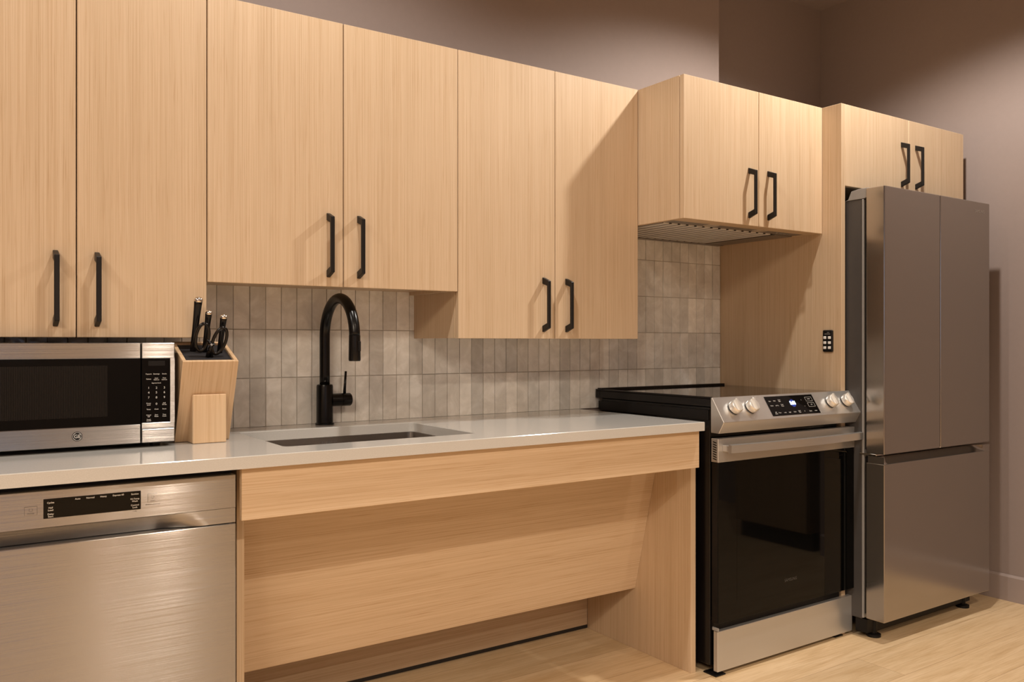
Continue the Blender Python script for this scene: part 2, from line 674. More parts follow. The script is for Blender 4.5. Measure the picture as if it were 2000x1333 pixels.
def splash():
    bm = B()
    tone = []
    z0 = 0.8643
    nrow = 5
    x = 2.868
    cols = []
    while x > -0.10:
        cols.append(x)
        x -= PIT
    for r in range(nrow):
        za, zb = z0 + r * ROWH, z0 + (r + 1) * ROWH - G
        for x1 in cols:
            x0 = x1 - PIT + G
            if r >= 3 and x1 < 2.06:
                continue
            if r == 4:
                zb = 1.56
            tb = bmesh.new()
            bmesh.ops.create_cube(tb, size=1.0)
            y1 = YWALL - 0.0005
            y0 = random.uniform(-0.0007, 0.0007)
            tx = random.uniform(-0.016, 0.016)
            tz = random.uniform(-0.006, 0.006)
            dx0, dx1 = random.uniform(-.0005, .0005), random.uniform(-.0005, .0005)
            for v in tb.verts:
                sx, sy, sz = v.co
                X = x0 + dx0 if sx < 0 else x1 - 0.0 + dx1
                Z = za if sz < 0 else zb
                Y = y1 if sy > 0 else y0 + tx * (X - (x0 + x1) / 2) + tz * (Z - (za + zb) / 2)
                v.co = (X, Y, Z)
            fr = [e for e in tb.edges if all(v.co.y < y1 - 0.002 for v in e.verts)]
            bmesh.ops.bevel(tb, geom=fr, offset=0.0012, segments=2, profile=0.6, affect='EDGES')
            n = len(tb.faces)
            g = random.gauss(1.0, 0.085)
            wv = random.uniform(-0.012, 0.012)
            tone += [(g * (1 + wv), g, g * (1 - wv))] * n
            merge(bm, tb)
    return bm, tone


bm, tone = splash()
t = thing('tile_backsplash', 'grey beige glossy vertical stacked tile backsplash behind sink and range', 'backsplash', (1.4, 0, 0.866))
o = obj('tiles', bm, M['tile'], t)
ca = o.data.color_attributes.new(name='tile_tone', type='FLOAT_COLOR', domain='CORNER')
for p in o.data.polygons:
    for li in p.loop_indices:
        ca.data[li].color = (*tone[p.index], 1)
bm = box(-0.10, 2.868, 0.0035, YWALL - 0.0003, 0.8643, 1.30)
bx(bm, 2.02, 2.868, 0.0035, YWALL - 0.0003, 1.30, 1.56)
obj('grout', bm, M['grout'], t)

# ------------------------------------------------------------------ cabinet builder
ZT = 2.0445


def handle_bm(x, yf, zb, L=0.184):
    """bracket pull: two splayed feet and a flat bar"""
    P = 0.035
    hw = 0.0058
    pts = [(0, 0), (0, 0.021), (0.0262, 0.030), (0.0262, L - 0.030), (0, L - 0.021), (0, L), (P, L - 0.0135), (P, 0.0135)]
    return prism(B(), [(yf - p, zb + z) for p, z in pts], x - hw, x + hw, axis='X', bev=0.0012)


def upper(name, label, x0, x1, yd, yb, z0, z1, doors, handle_x, dth=0.019, back_gap=0.0, hz=0.026, skin=0.018):
    t = thing(name, label, 'cabinet', ((x0 + x1) / 2, yb, z0), 'light oak wall cabinets')
    yc = yd + dth + 0.002
    bm = B()
    bx(bm, x0 + 0.0005, x0 + skin, yc, yb, z0 + 0.001, z1, bev=0.0006)
    bx(bm, x1 - skin, x1 - 0.0005, yc, yb, z0 + 0.001, z1, bev=0.0006)
    bx(bm, x0 + skin, x1 - skin, yc + 0.002, yb, z0 + 0.012, z0 + 0.028)
    bx(bm, x0 + skin, x1 - skin, yc + 0.002, yb, z1 - 0.018, z1 - 0.0005)
    bx(bm, x0 + skin, x1 - skin, yb - 0.010, yb, z0 + 0.028, z1 - 0.018)
    obj('carcass', bm, M['oak_v'], t)
    for (a, c), hx in zip(doors, handle_x):
        d = obj('door', box(a, c, yd, yd + dth, z0, z1, bev=0.0012), M['oak_v'], t)
        obj('handle', handle_bm(hx, yd, z0 + hz), M['black'], d, label='black metal bracket handle')
    return t


g = 0.0014
YU = -0.298
upper('wall_cabinet', 'light oak wall cabinet at far left, above the microwave', -0.032, 0.5835, YU, YWALL - 0.001, 1.136, ZT,
      [(-0.031, 0.2755 - g), (0.2755 + g, 0.5835 - g)], [0.230, 0.3205])
upper('wall_cabinet', 'light oak wall cabinet with the raised bottom edge, above the black faucet', 0.5835, 1.3485, YU, YWALL - 0.001, 1.2835, ZT,
      [(0.5835 + g, 0.966 - g), (0.966 + g, 1.3485 - g)], [0.920, 1.0135])
upper('wall_cabinet', 'light oak wall cabinet reaching lower, between the faucet cabinet and the hood', 1.3485, 2.1075, YU, YWALL - 0.001, 1.1365, ZT,
      [(1.3485 + g, 1.7300 - g), (1.7300 + g, 2.1075 - g)], [1.681, 1.778], hz=0.022)
th = upper('wall_cabinet', 'light oak deep short wall cabinet over the range, holding the hood', 2.1085, 2.869, -0.524, YWALL - 0.001, 1.550, ZT,
           [(2.1095, 2.4960 - g), (2.4960 + g, 2.8685)], [2.4425, 2.5480])
# the wood lip under the hood cabinet's doors
obj('bottom_rail', box(2.127, 2.851, -0.5015, -0.462, 1.5505, 1.5615), M['oak_h'], th)

# tall oak gable between range and fridge
t = thing('gable_panel', 'tall light oak side panel between the range and the refrigerator', 'panel', (2.881, -0.2, 0))
obj('panel_board', box(2.8705, 2.8945, -0.608, YREC - 0.001, 0.0, ZT, bev=0.0008), M['oak_v'], t)

tf = upper('wall_cabinet', 'light oak short cabinet above the refrigerator', 2.8955, 3.738, -0.608, YREC - 0.001, 1.729, ZT,
           [(2.8952, 3.3265 - g), (3.3265 + g, 3.7375)], [3.2750, 3.3790], hz=0.034)
t = thing('gable_panel', 'tall light oak end panel to the right of the refrigerator', 'panel', (3.748, -0.2, 0))
obj('panel_board', box(3.7385, 3.7575, -0.606, YREC - 0.001, 0.0, ZT, bev=0.0008), M['oak_v'], t)

# hood keypad on the gable
t = thing('remote_keypad', 'small black keypad with six white buttons mounted on oak side panel', 'keypad', (2.870, -0.5525, 1.129))
bm = box(2.860, 2.8703, -0.575, -0.531, 1.087, 1.172, bev=0.0045, seg=3)
obj('keypad_body', bm, M['plastic'], t)
for r in range(3):
    for c in range(2):
        yy = -0.5425 - 0.0205 * c
        zz = 1.1425 - 0.0195 * r
        k = obj('key', box(2.8578, 2.8606, yy - 0.0062, yy + 0.0062, zz - 0.0052, zz + 0.0052, bev=0.001), M['white'], t)
bm = B()
bx(bm, 2.8597, 2.8600, -0.566, -0.541, 1.1555, 1.1580)
bx(bm, 2.8597, 2.8600, -0.562, -0.552, 1.1620, 1.1640)
obj('printed_mark', bm, M['grey'], t)

# ------------------------------------------------------------------ range hood insert
t = thing('range_hood', 'built-in dark steel range hood insert with slatted grease filters under oak cabinet', 'range hood', (2.48, -0.25, 1.55))
bm = B()
HX0, HX1, HY0, HY1 = 2.128, 2.850, -0.461, -0.004
bx(bm, HX0, HX1, HY0, -0.395, 1.5535, 1.5600)          # front strip with lamps
bx(bm, HX0, HX1, -0.035, HY1, 1.5480, 1.5600)           # rear strip
bx(bm, HX0, HX0 + 0.012, -0.395, -0.035, 1.5500, 1.5600)
bx(bm, HX1 - 0.105, HX1, -0.395, -0.035, 1.5500, 1.5600)
obj('housing', bm, M['hoodgrey'], t)
obj('filter_recess', box(HX0 + 0.012, HX1 - 0.105, -0.395, -0.035, 1.5720, 1.5770), M['plastic'], t)
for k in range(2):
    bm = B()
    fx0 = HX0 + 0.014 + k * 0.298
    n = 7
    for i in range(n):
        a = fx0 + i * 0.0423
        prism(bm, [(a, 1.5640), (a + 0.0290, 1.5640), (a + 0.0285, 1.5500), (a + 0.0005, 1.5500)], -0.392, -0.040, axis='Y')
    gf = obj('grease_filter', bm, M['baffle'], t)
    bm = B()
    for i in range(n):
        a = fx0 + i * 0.0423 + 0.0292
        bx(bm, a, a + 0.0125, -0.392, -0.040, 1.5515, 1.5635)  # dark strips fill the gaps between slats in place of shade
    obj('slot_shade', bm, M['plastic'], gf, label='dark strips imitating the shade in the gaps between the filter slats')
for (x, y) in [(2.345, -0.432), (2.610, -0.432)]:
    bm = lathe(B(), (x, y, 1.5536), (0, 0, -1), [(0, 0.030), (0.002, 0.029), (0.0025, 0.024)], 32)
    obj('lamp_lens', bm, M['lens'], t)
bm = B()
for i in range(4):
    lathe(bm, (2.715 + i * 0.022, -0.428, 1.5536), (0, 0, -1), [(0, 0.006), (0.002, 0.006), (0.003, 0.005)], 16)
obj('control_buttons', bm, M['grey'], t)

# ------------------------------------------------------------------ countertop with sink cut-out
CX0, CX1, CY0, CY1, CZ0, CZ1 = -0.66, 2.071, -0.656, 0.0080, 0.8350, 0.8640
SX0, SX1, SY0, SY1 = 0.712, 1.272, -0.533, -0.137


def rr(x0, x1, y0, y1, r, n=6):
    pts = []
    for (cx, cy, a0) in [(x1 - r, y1 - r, 0), (x0 + r, y1 - r, 90), (x0 + r, y0 + r, 180), (x1 - r, y0 + r, 270)]:
        for i in range(n + 1):
            a = math.radians(a0 + 90 * i / n)
            pts.append((cx + r * math.cos(a), cy + r * math.sin(a)))
    return pts


def slab_hole():
    bm = B()
    e = 0.0015
    def loops(z, eo, ei):
        o = [bm.verts.new((x, y, z)) for x, y in [(CX0 + eo, CY0 + eo), (CX1 - eo, CY0 + eo), (CX1 - eo, CY1), (CX0 + eo, CY1)]]
        i = [bm.verts.new((x, y, z)) for x, y in rr(SX0 - ei, SX1 + ei, SY0 - ei, SY1 + ei, 0.016 + ei)]
        return o, i
    ot, it = loops(CZ1, e, e)
    o2, i2 = loops(CZ1 - e, 0, 0)
    ob, ib = loops(CZ0, 0, 0)

    def band(a, c):
        n = len(a)
        for k in range(n):
            bm.faces.new((a[k], a[(k + 1) % n], c[(k + 1) % n], c[k]))
    band(ot, o2); band(o2, ob); band(it, i2); band(i2, ib)
    for (o, i) in ((ot, it), (ob, ib)):
        ed = []
        for lp in (o, i):
            n = len(lp)
            for k in range(n):
                x = bm.edges.get((lp[k], lp[(k + 1) % n]))
                ed.append(x)
        bmesh.ops.triangle_fill(bm, use_beauty=True, use_dissolve=False, edges=ed)
    bmesh.ops.recalc_face_normals(bm, faces=bm.faces)
    return bm


t = thing('countertop', 'long light grey stone countertop with sink cutout', 'countertop', (0.7, -0.33, CZ0))
obj('stone_slab', slab_hole(), M['quartz'], t)

# sink bowl: rounded rectangular undermount bowl, steel
ts = thing('sink', 'stainless steel undermount sink bowl set below grey countertop', 'sink', (0.99, -0.33, 0.72))
bm = B()
secs = [(0.8345, 0.022, 0.030, 0.0), (0.8345, -0.004, 0.018, 0.0), (0.8050, -0.004, 0.018, 0.0), (0.8050, 0.006, 0.018, 0.0), (0.735, 0.004, 0.018, 0.0), (0.7210, -0.010, 0.022, 0.0)]
loops = []
for z, ex, r, _ in secs:
    loops.append([bm.verts.new((x, y, z)) for x, y in rr(SX0 - ex, SX1 + ex, SY0 - ex, SY1 + ex, r)])
for a, c in zip(loops, loops[1:]):
    n = len(a)
    for k in range(n):
        bm.faces.new((a[k], c[k], c[(k + 1) % n], a[(k + 1) % n]))
bm.faces.new(loops[-1])
obj('bowl', bm, M['sink_steel'], ts)
obj('drain', lathe(B(), (0.99, -0.30, 0.7215), (0, 0, 1), [(0, 0.055), (0.003, 0.055), (0.004, 0.045), (0.001, 0.040), (0.001, 0.0)], 32), M['polish'], ts)
bm = text_into(B(), 'BLANCO', (0.985, SY1 - 0.0046, 0.8175), (1, 0, 0), (0, 0, 1), 0.0125, bold=0.0003)
obj('maker_mark', bm, M['print_d'], ts)

# ------------------------------------------------------------------ faucet
FX, FY = 1.010, -0.043
tfa = thing('faucet', 'matte black gooseneck pull-down faucet standing behind the sink', 'faucet', (FX, FY, CZ1))
bm = lathe(B(), (FX, FY, CZ1), (0, 0, 1), [(0, 0.0295), (0.005, 0.0295), (0.007, 0.0262), (0.120, 0.0258), (0.126, 0.0245), (0.128, 0.0180)], 40)
obj('faucet_body', bm, M['blackm'], tfa)
R = 0.1165
zc = 1.1415
pts = [(FX, FY, CZ1 + 0.120), (FX, FY, zc - 0.12), (FX, FY, zc - 0.02)]
for i in range(0, 29):
    a = math.pi * i / 28
    pts.append((FX, FY - R + R * math.cos(a), zc + R * math.sin(a)))
obj('spout', tube(B(), pts, 0.0162, 32), M['blackm'], tfa)
HY = FY - 2 * R
bm = lathe(B(), (FX, HY, zc + 0.004), (0, 0, -1), [(0, 0.0150), (0.001, 0.0168), (0.030, 0.0172), (0.072, 0.0178), (0.0765, 0.0165), (0.0765, 0.0120), (0.074, 0.0115)], 40)
hd = obj('spray_head', bm, M['blackm'], tfa)
obj('spray_button', box(FX + 0.004, FX + 0.012, HY - 0.0195, HY - 0.0150, zc - 0.044, zc - 0.014, bev=0.0015), M['plastic'], hd)
bm = lathe(B(), (FX + 0.020, FY, 0.9405), (1, 0, 0), [(0, 0.0205), (0.034, 0.0205), (0.0345, 0.0195), (0.0358, 0.0195), (0.0363, 0.0208), (0.064, 0.0208), (0.067, 0.0185)], 36)
hb = obj('valve_handle', bm, M['blackm'], tfa)
obj('lever', tube(B(), [(FX + 0.066, FY, 0.955), (FX + 0.068, FY, 0.985), (FX + 0.071, FY, 1.0315)], [0.0052, 0.0042, 0.0036], 16, ell=(1, 1)), M['blackm'], hb)

# ------------------------------------------------------------------ accessible sink base
tb = thing('sink_cabinet', 'light oak open knee-space sink cabinet with sloped panel under countertop', 'cabinet', (1.35, -0.33, 0))
obj('apron', box(0.5745, 2.0650, -0.638, -0.620, 0.7130, 0.8345, bev=0.001), M['oak_h'], tb)
obj('side_panel', box(0.5862, 0.6050, -0.556, YWALL - 0.002, 0.0, 0.8345, bev=0.0007), M['oak_v'], tb)
obj('side_panel', box(2.1120, 2.1345, -0.5555, -0.0005, 0.0, 0.8300, bev=0.0007), M['oak_v'], tb)
sl = 0.2396
yt, zt_, yb_, zb_ = -0.382 - sl * 0.054, 0.658 + 0.054, -0.278, 0.224
obj('knee_panel', prism(B(), [(yt, zt_), (yb_, zb_), (yb_ + 0.018, zb_ + 0.0), (yt + 0.018, zt_)], 0.6055, 2.1115, axis='X', bev=0.0005), M['oak_h'], tb)
obj('toe_panel', box(0.6055, 2.1115, 0.0, YWALL - 0.001, 0.014, 0.50), M['oak_h'], tb)
obj('toe_gap_strip', box(0.6055, 2.1115, 0.002, YWALL - 0.001, 0.0, 0.0135), M['blackwood'], tb)
obj('light_stop_rail', box(2.0720, 2.1115, -0.545, -0.002, 0.8000, 0.8300), M['oak_h'], tb)  # unseen rail added to block light leaking past the countertop end
obj('stretcher', box(0.6055, 2.0600, -0.600, -0.560, 0.8150, 0.8345), M['oak_h'], tb)

# base cabinet left of the dishwasher (outside the frame, carries the worktop)
t = thing('base_cabinet', 'light oak base cabinet left of the dishwasher', 'cabinet', (-0.35, -0.33, 0))
obj('carcass', box(-0.655, -0.045, -0.598, YWALL - 0.002, 0.10, 0.8345), M['oak_v'], t)
d = obj('door', box(-0.653, -0.047, -0.620, -0.600, 0.105, 0.830, bev=0.001), M['oak_v'], t)
obj('handle', handle_bm(-0.10, -0.620, 0.62), M['black'], d)
obj('toe_kick', box(-0.655, -0.045, -0.54, -0.05, 0, 0.0995), M['blackwood'], t)

# ------------------------------------------------------------------ dishwasher
DX0, DX1, DY = -0.036, 0.5665, -0.620
td = thing('dishwasher', 'stainless steel built-in dishwasher with black display strip at lower left', 'dishwasher', (0.265, -0.31, 0))
obj('tub', box(DX0 + 0.004, DX1 - 0.001, -0.585, -0.03, 0.10, 0.8300), M['plastic'], td)
# control fascia
cf = obj('control_fascia', box(DX0, DX1, DY, -0.586, 0.7425, 0.8190, bev=0.0012), M['steel'], td)
# recessed grip between fascia and door, closing towards the right
bm = B()
nx, nz = 60, 14
gz0, gz1 = 0.7090, 0.7423


def sstep(a, b, x):
    q = max(0, min(1, (x - a) / (b - a)))
    return q * q * (3 - 2 * q)


gv = []
for j in range(nz + 1):
    v = j / nz
    z = gz1 + (gz0 - gz1) * v
    row = []
    for i in range(nx + 1):
        u = i / nx
        x = DX0 + 0.001 + (DX1 - DX0 - 0.002) * u
        d = 0.026 * (v ** 0.9) * (1 - sstep(0.395, 0.500 - 0.03 * (1 - v), x))
        row.append(bm.verts.new((x, DY + 0.0008 + d, z)))
    gv.append(row)
for j in range(nz):
    for i in range(nx):
        f = bm.faces.new((gv[j][i], gv[j][i + 1], gv[j + 1][i + 1], gv[j + 1][i]))
        f.smooth = True
bmesh.ops.recalc_face_normals(bm, faces=bm.faces)
obj('grip_recess', bm, M['steel'], td)
obj('door', box(DX0, DX1, DY - 0.001, -0.586, 0.105, 0.7070, bev=0.0022, seg=2), M['steel'], td)
obj('toe_kick', box(DX0 + 0.01, DX1 - 0.01, -0.545, -0.53, 0.0, 0.100), M['plastic'], td)
yd = DY - 0.0006
ds = obj('display', box(0.1760, 0.3620, DY - 0.0012, DY + 0.002, 0.7615, 0.8015, bev=0.0004), M['glass'], cf)
bm = B()
UX, UZ = (1, 0, 0), (0, 0, 1)
for s, x, z in [('Cycles', 0.189, 0.7935), ('Half\nLoad', 0.189, 0.7805), ('Delay\nStart', 0.189, 0.7675), ('Auto', 0.239, 0.7965), ('Normal', 0.263, 0.7965), ('Heavy', 0.288, 0.7965), ('Express 60', 0.317, 0.7965),
                ('Sanitize', 0.350, 0.7955), ('Hi-Temp\nWash', 0.350, 0.7825), ('Control\nLock', 0.350, 0.7690)]:
    text_into(bm, s, (x, DY - 0.0013, z), UX, UZ, 0.0050, bold=0.00008)
obj('lettering', bm, M['print_w'], ds)
for nm, x0, x1, z0, z1, ic in [('power_button', 0.1420, 0.1650, 0.7710, 0.7890, 0), ('start_button', 0.3760, 0.3960, 0.7740, 0.7930, 1)]:
    b_ = obj(nm, box(x0, x1, DY - 0.0012, DY + 0.001, z0, z1, bev=0.0005), M['steel'], cf)
    bm = B()
    xc, zcn = (x0 + x1) / 2, (z0 + z1) / 2 + 0.002
    if ic == 0:
        for k in range(10):
            a = math.radians(120 + 30 * k)
            a2 = math.radians(120 + 30 * (k + 1))
            tube(bm, [(xc + 0.0032 * math.cos(a), DY - 0.0014, zcn + 0.0032 * math.sin(a)), (xc + 0.0032 * math.cos(a2), DY - 0.0014, zcn + 0.0032 * math.sin(a2))], 0.0003, 6)
        text_into(bm, 'POWER', (xc, DY - 0.0013, z0 + 0.0035), UX, UZ, 0.0036)
    else:
        for k in range(4):
            a, a2 = math.radians(90 * k), math.radians(90 * (k + 1))
            tube(bm, [(xc + 0.0038 * math.cos(a), DY - 0.0014, zcn + 0.0038 * math.sin(a)), (xc + 0.0038 * math.cos(a2), DY - 0.0014, zcn + 0.0038 * math.sin(a2))], 0.0003, 6)
        text_into(bm, 'START', (xc, DY - 0.0013, z0 + 0.0030), UX, UZ, 0.0036)
    obj('lettering', bm, M['print_d'], b_)
    bm = B()
bm = text_into(B(), '[Press & Hold 3 sec]', (0.386, DY - 0.0003, 0.7695), UX, UZ, 0.0035)
text_into(bm, '3 sec', (0.350, DY - 0.0003, 0.7585), UX, UZ, 0.0040)
obj('lettering', bm, M['print_d'], cf)

# ------------------------------------------------------------------ microwave
MX0, MX1, MY, MZ0, MZ1 = -0.045, 0.489, -0.360, 0.876, 1.1225
tm = thing('microwave', 'stainless steel countertop microwave with black door window, left of knife block', 'microwave', (0.22, -0.2, CZ1))
obj('case', box(MX0 + 0.002, MX1 - 0.003, MY + 0.022, -0.020, MZ0 + 0.002, MZ1 - 0.002, bev=0.003), M['enamel'], tm)
XD = 0.4105
bm = B()
yd1 = MY + 0.020
dz0, dz1 = 0.9225, 1.0845
bx(bm, MX0, XD - 0.001, MY, yd1, dz1, MZ1, bev=0.0015)
bx(bm, MX0, XD - 0.001, MY, yd1, MZ0, dz0, bev=0.0015)
bx(bm, MX0, MX0 + 0.03, MY, yd1, dz0, dz1)
dr = obj('door', bm, M['steel'], tm)
wn = obj('window', box(MX0 + 0.030, XD - 0.0012, MY + 0.0012, yd1, dz0 + 0.0003, dz1 - 0.0003), M['glass'], dr, label='black glass door window')


def mesh_screen():
    m, nt, b = mat('perforated_screen')
    L = nt.links
    tc = N(nt, 'ShaderNodeTexCoord')
    wv = N(nt, 'ShaderNodeTexWave')
    wv.inputs['Scale'].default_value = 90
    wv.bands_direction = 'X'
    L.new(tc.outputs['Object'], wv.inputs['Vector'])
    r = ramp(nt, [(0.45, (0.002, 0.002, 0.002)), (0.6, (0.011, 0.010, 0.009))])
    L.new(wv.outputs['Fac'], r.inputs[0])
    L.new(r.outputs[0], b.inputs['Base Color'])
    b.inputs['Roughness'].default_value = 0.05
    b.inputs['Specular IOR Level'].default_value = 0.28
    return m


M['screen'] = mesh_screen()
obj('window_screen', box(MX0 + 0.075, 0.335, MY + 0.0008, MY + 0.0020, 0.945, 1.068), M['screen'], dr)
# badge: dark disc with script monogram
bc = (0.2695, MY - 0.0005, 0.9010)
bm = lathe(B(), (bc[0], MY + 0.0005, bc[2]), (0, -1, 0), [(0, 0.0112), (0.0012, 0.0112), (0.0016, 0.0105)], 40)
bd = obj('badge', bm, M['plastic'], dr, label='round dark maker badge')
bm = B()
ring = [(bc[0] + 0.0094 * math.cos(2 * math.pi * k / 32), MY - 0.0012, bc[2] + 0.0094 * math.sin(2 * math.pi * k / 32)) for k in range(33)]
tube(bm, ring, 0.0004, 6, cap=False)
text_into(bm, 'GE', (bc[0], MY - 0.00125, bc[2] - 0.0002), UX, UZ, 0.0115, bold=0.0002)
for k in range(4):
    a = math.radians(45 + 90 * k)
    arc = []
    for q in range(9):
        s = -0.6 + 1.2 * q / 8
        rr_ = 0.0100 - 0.0018 * math.cos(s * 2.4)
        arc.append((bc[0] + rr_ * math.cos(a + s * 0.8), MY - 0.0012, bc[2] + rr_ * math.sin(a + s * 0.8)))
    tube(bm, arc, 0.0003, 6)
obj('monogram', bm, M['print_w'], bd)
# control side
pz0, pz1 = 0.9250, 1.0840
px0, px1 = 0.4145, 0.4785
bm = B()
bx(bm, XD + 0.0012, MX1, MY, yd1, pz1, MZ1, bev=0.0015)
bx(bm, px1, MX1, MY, yd1, pz0 - 0.001, pz1 + 0.001)
bx(bm, XD + 0.0012, MX1, MY, yd1, 0.9105, pz0, bev=0.0008)
cp = obj('control_frame', bm, M['steel'], tm)
ob = obj('open_button', box(XD + 0.0012, MX1, MY - 0.0004, yd1, MZ0, 0.9095, bev=0.0015), M['steel'], tm)
kp = obj('keypad', box(XD + 0.0015, px1 - 0.0002, MY + 0.0008, yd1, pz0 + 0.0002, pz1 - 0.0002, bev=0.0006), M['glass'], cp)
obj('clock_display', box(0.4270, 0.4660, MY + 0.0001, MY + 0.0018, 1.0660, 1.0780), M['plastic'], kp)
bm = B()
xs = (0.4280, 0.4460, 0.4645)
rows = [(1.0455, ('Popcorn', 'Beverage', 'Snacks')), (1.0330, ('Reheat', 'Auto\nDefrost', 'Time\nDefrost')), (1.0110, ('1', '2', '3')), (0.9995, ('4', '5', '6')), (0.9870, ('7', '8', '9')),
        (0.9710, ('Power\nLevel', '0', 'Add\n30 Sec')), (0.9580, ('Timer', 'Clock', 'Reset')), (0.9420, ('Cancel\nOff', 'Start\nPause', 'Time\nCook'))]
for z, r in rows:
    for x, s in zip(xs, r):
        text_into(bm, s, (x, MY + 0.00070, z), UX, UZ, 0.0075 if len(s) == 1 else 0.0040, bold=0.00006)
text_into(bm, 'Express Cook', (0.4460, MY + 0.0007, 1.0230), UX, UZ, 0.0038, bold=0.00006)
text_into(bm, 'Sound\nOn/Off', (0.4280, MY + 0.0007, 0.9315), UX, UZ, 0.0036, bold=0.00006)
obj('lettering', bm, M['print_w'], kp)
for (x, y) in [(0.02, -0.32), (0.45, -0.32), (0.02, -0.06), (0.45, -0.06)]:
    obj('foot', lathe(B(), (x, y, CZ1 + 0.0002), (0, 0, 1), [(0, 0.012), (0.013, 0.014)], 20), M['plastic'], tm)

# ------------------------------------------------------------------ knife block
KX0, KX1 = 0.504, 0.643
kz = CZ1
tk = thing('knife_block', 'light wood slanted knife block with black bristle insert, beside the microwave', 'knife block', (0.573, -0.25, kz))
ln = Vector((0, -0.391, 0.920))


def ypl(y_at_base, z):
    return y_at_base - 0.425 * (z - kz)


fy, by = -0.290, -0.139
wt = 0.010
bm = B()
# four walls: front, back, sides as slanted prisms with the slanting rim
zf, zb2 = 1.0762, 1.1262


def rimz(y):
    return zf + (y + 0.380) / 0.130 * (zb2 - zf)


def wall_yz(y0b, y1b, x0, x1):
    def top(yb0):
        # intersection of the slanted plane with the rim plane
        z = zf
        for _ in range(30):
            z = rimz(ypl(yb0, z))
        return (ypl(yb0, z), z)
    prism(bm, [(y0b, kz + 0.0005), top(y0b), top(y1b), (y1b, kz + 0.0005)], x0, x1, axis='X', bev=0.0012)


wall_yz(fy, fy + wt, KX0, KX1)
wall_yz(by - wt, by, KX0, KX1)
wall_yz(fy + wt * 0.5, by - wt * 0.5, KX0, KX0 + wt)
wall_yz(fy + wt * 0.5, by - wt * 0.5, KX1 - wt, KX1)
obj('block_body', bm, M['block'], tk)


def toprec(yb0, drop):
    z = zf
    for _ in range(30):
        z = rimz(ypl(yb0, z)) - drop
    return (ypl(yb0, z), z)


obj('bristle_insert', prism(B(), [(fy + wt, kz + 0.01), toprec(fy + wt, 0.007), toprec(by - wt, 0.007), (by - wt, kz + 0.01)], KX0 + wt, KX1 - wt, axis='X'), M['bristle'], tk)
# front support foot
obj('front_foot', prism(B(), [(-0.352, kz + 0.0005), (-0.352, 0.990), (-0.3435, 0.990), (fy - 0.001, kz + 0.0005)], 0.5350, 0.6190, axis='X', bev=0.0018), M['block'], tk)


# knives
def knife(x, butt_y, butt_z, L, rad, label):
    P = Vector((x, butt_y, butt_z))
    base = P - ln * L
    t = thing('knife', label, 'knife', tuple(base), 'knives in the block')
    n = 10
    pts, rr_ = [], []
    for i in range(n + 1):
        q = i / n
        pts.append(base + ln * (L * q))
        rr_.append(rad * (0.86 + 0.22 * q ** 2 - 0.10 * math.sin(math.pi * q)))
    obj('grip', tube(B(), pts, rr_, 20, ell=(0.78, 1.0)), M['enamel'], t, label='black handle')
    e = P
    cap = [(0, rad * 1.08), (rad * 0.5, rad * 1.05), (rad * 0.9, rad * 0.75), (rad * 1.08, rad * 0.25)]
    obj('butt_cap', lathe(B(), e - ln * rad * 0.3, ln, cap, 20), M['polish'], t, label='round steel butt cap')
    bd_ = tube(B(), [base - ln * 0.08, base - ln * 0.004], [0.009, 0.009], 4, ell=(0.08, 1.0))
    obj('blade', bd_, M['polish'], t)


knife(0.5485, -0.352, 1.233, 0.152, 0.0098, 'largest black-handled knife, leftmost in the wooden block')
knife(0.5760, -0.345, 1.201, 0.118, 0.0082, 'black-handled knife in the middle of the wooden block, behind the scissors')
knife(0.6130, -0.348, 1.191, 0.112, 0.0086, 'black-handled knife nearest the faucet, rightmost in the wooden block')

# scissors
tsx = thing('kitchen_scissors', 'black-handled kitchen scissors standing in the knife block with two finger loops', 'scissors', (0.577, -0.350, 1.09))


def loop(cx, cz, a, b_, tilt, y):
    pts = []
    for k in range(33):
        q = 2 * math.pi * k / 32
        u, v = a * math.cos(q), b_ * math.sin(q)
        X = u * math.cos(tilt) - v * math.sin(tilt)
        Z = u * math.sin(tilt) + v * math.cos(tilt)
        pts.append((cx + X, y - 0.25 * Z, cz + Z))
    return pts


Y0 = -0.350
for (cx, cz, tl, s) in [(0.5585, 1.137, -0.10, -1), (0.6015, 1.128, -0.28, 1)]:
    bm = tube(B(), loop(cx, cz, 0.0160, 0.0350, tl, Y0), 0.0034, 10, cap=False, ell=(1.0, 1.25))
    # shank to the pivot and down into the bristles
    tube(bm, [(cx - s * 0.013, Y0, cz - 0.006), (0.580 - s * 0.003, Y0, cz - 0.020), (0.580 + s * 0.004, Y0 + 0.010, 1.096), (0.580 + s * 0.006, Y0 + 0.022, 1.070)], [0.0045, 0.0060, 0.0062, 0.006], 10, ell=(1, 0.8))
    obj('handle_half', bm, M['enamel'], tsx)
obj('pivot', lathe(B(), (0.580, Y0 - 0.006, 1.118), (0, -1, 0.2), [(0, 0.0032), (0.0015, 0.0028)], 16), M['grey'], tsx)

# ------------------------------------------------------------------ range
RX0, RX1 = 2.150, 2.862
RXB = 2.8650
tr = thing('range', 'stainless and black glass slide-in electric range with four front knobs', 'range', (2.51, -0.3, 0))
obj('body', box(2.158, RXB - 0.008, -0.598, -0.035, 0.030, 0.9050, bev=0.002), M['enamel'], tr)
obj('side_trim', box(2.1515, 2.158, -0.596, -0.020, 0.860, 0.8950, bev=0.001), M['plastic'], tr)
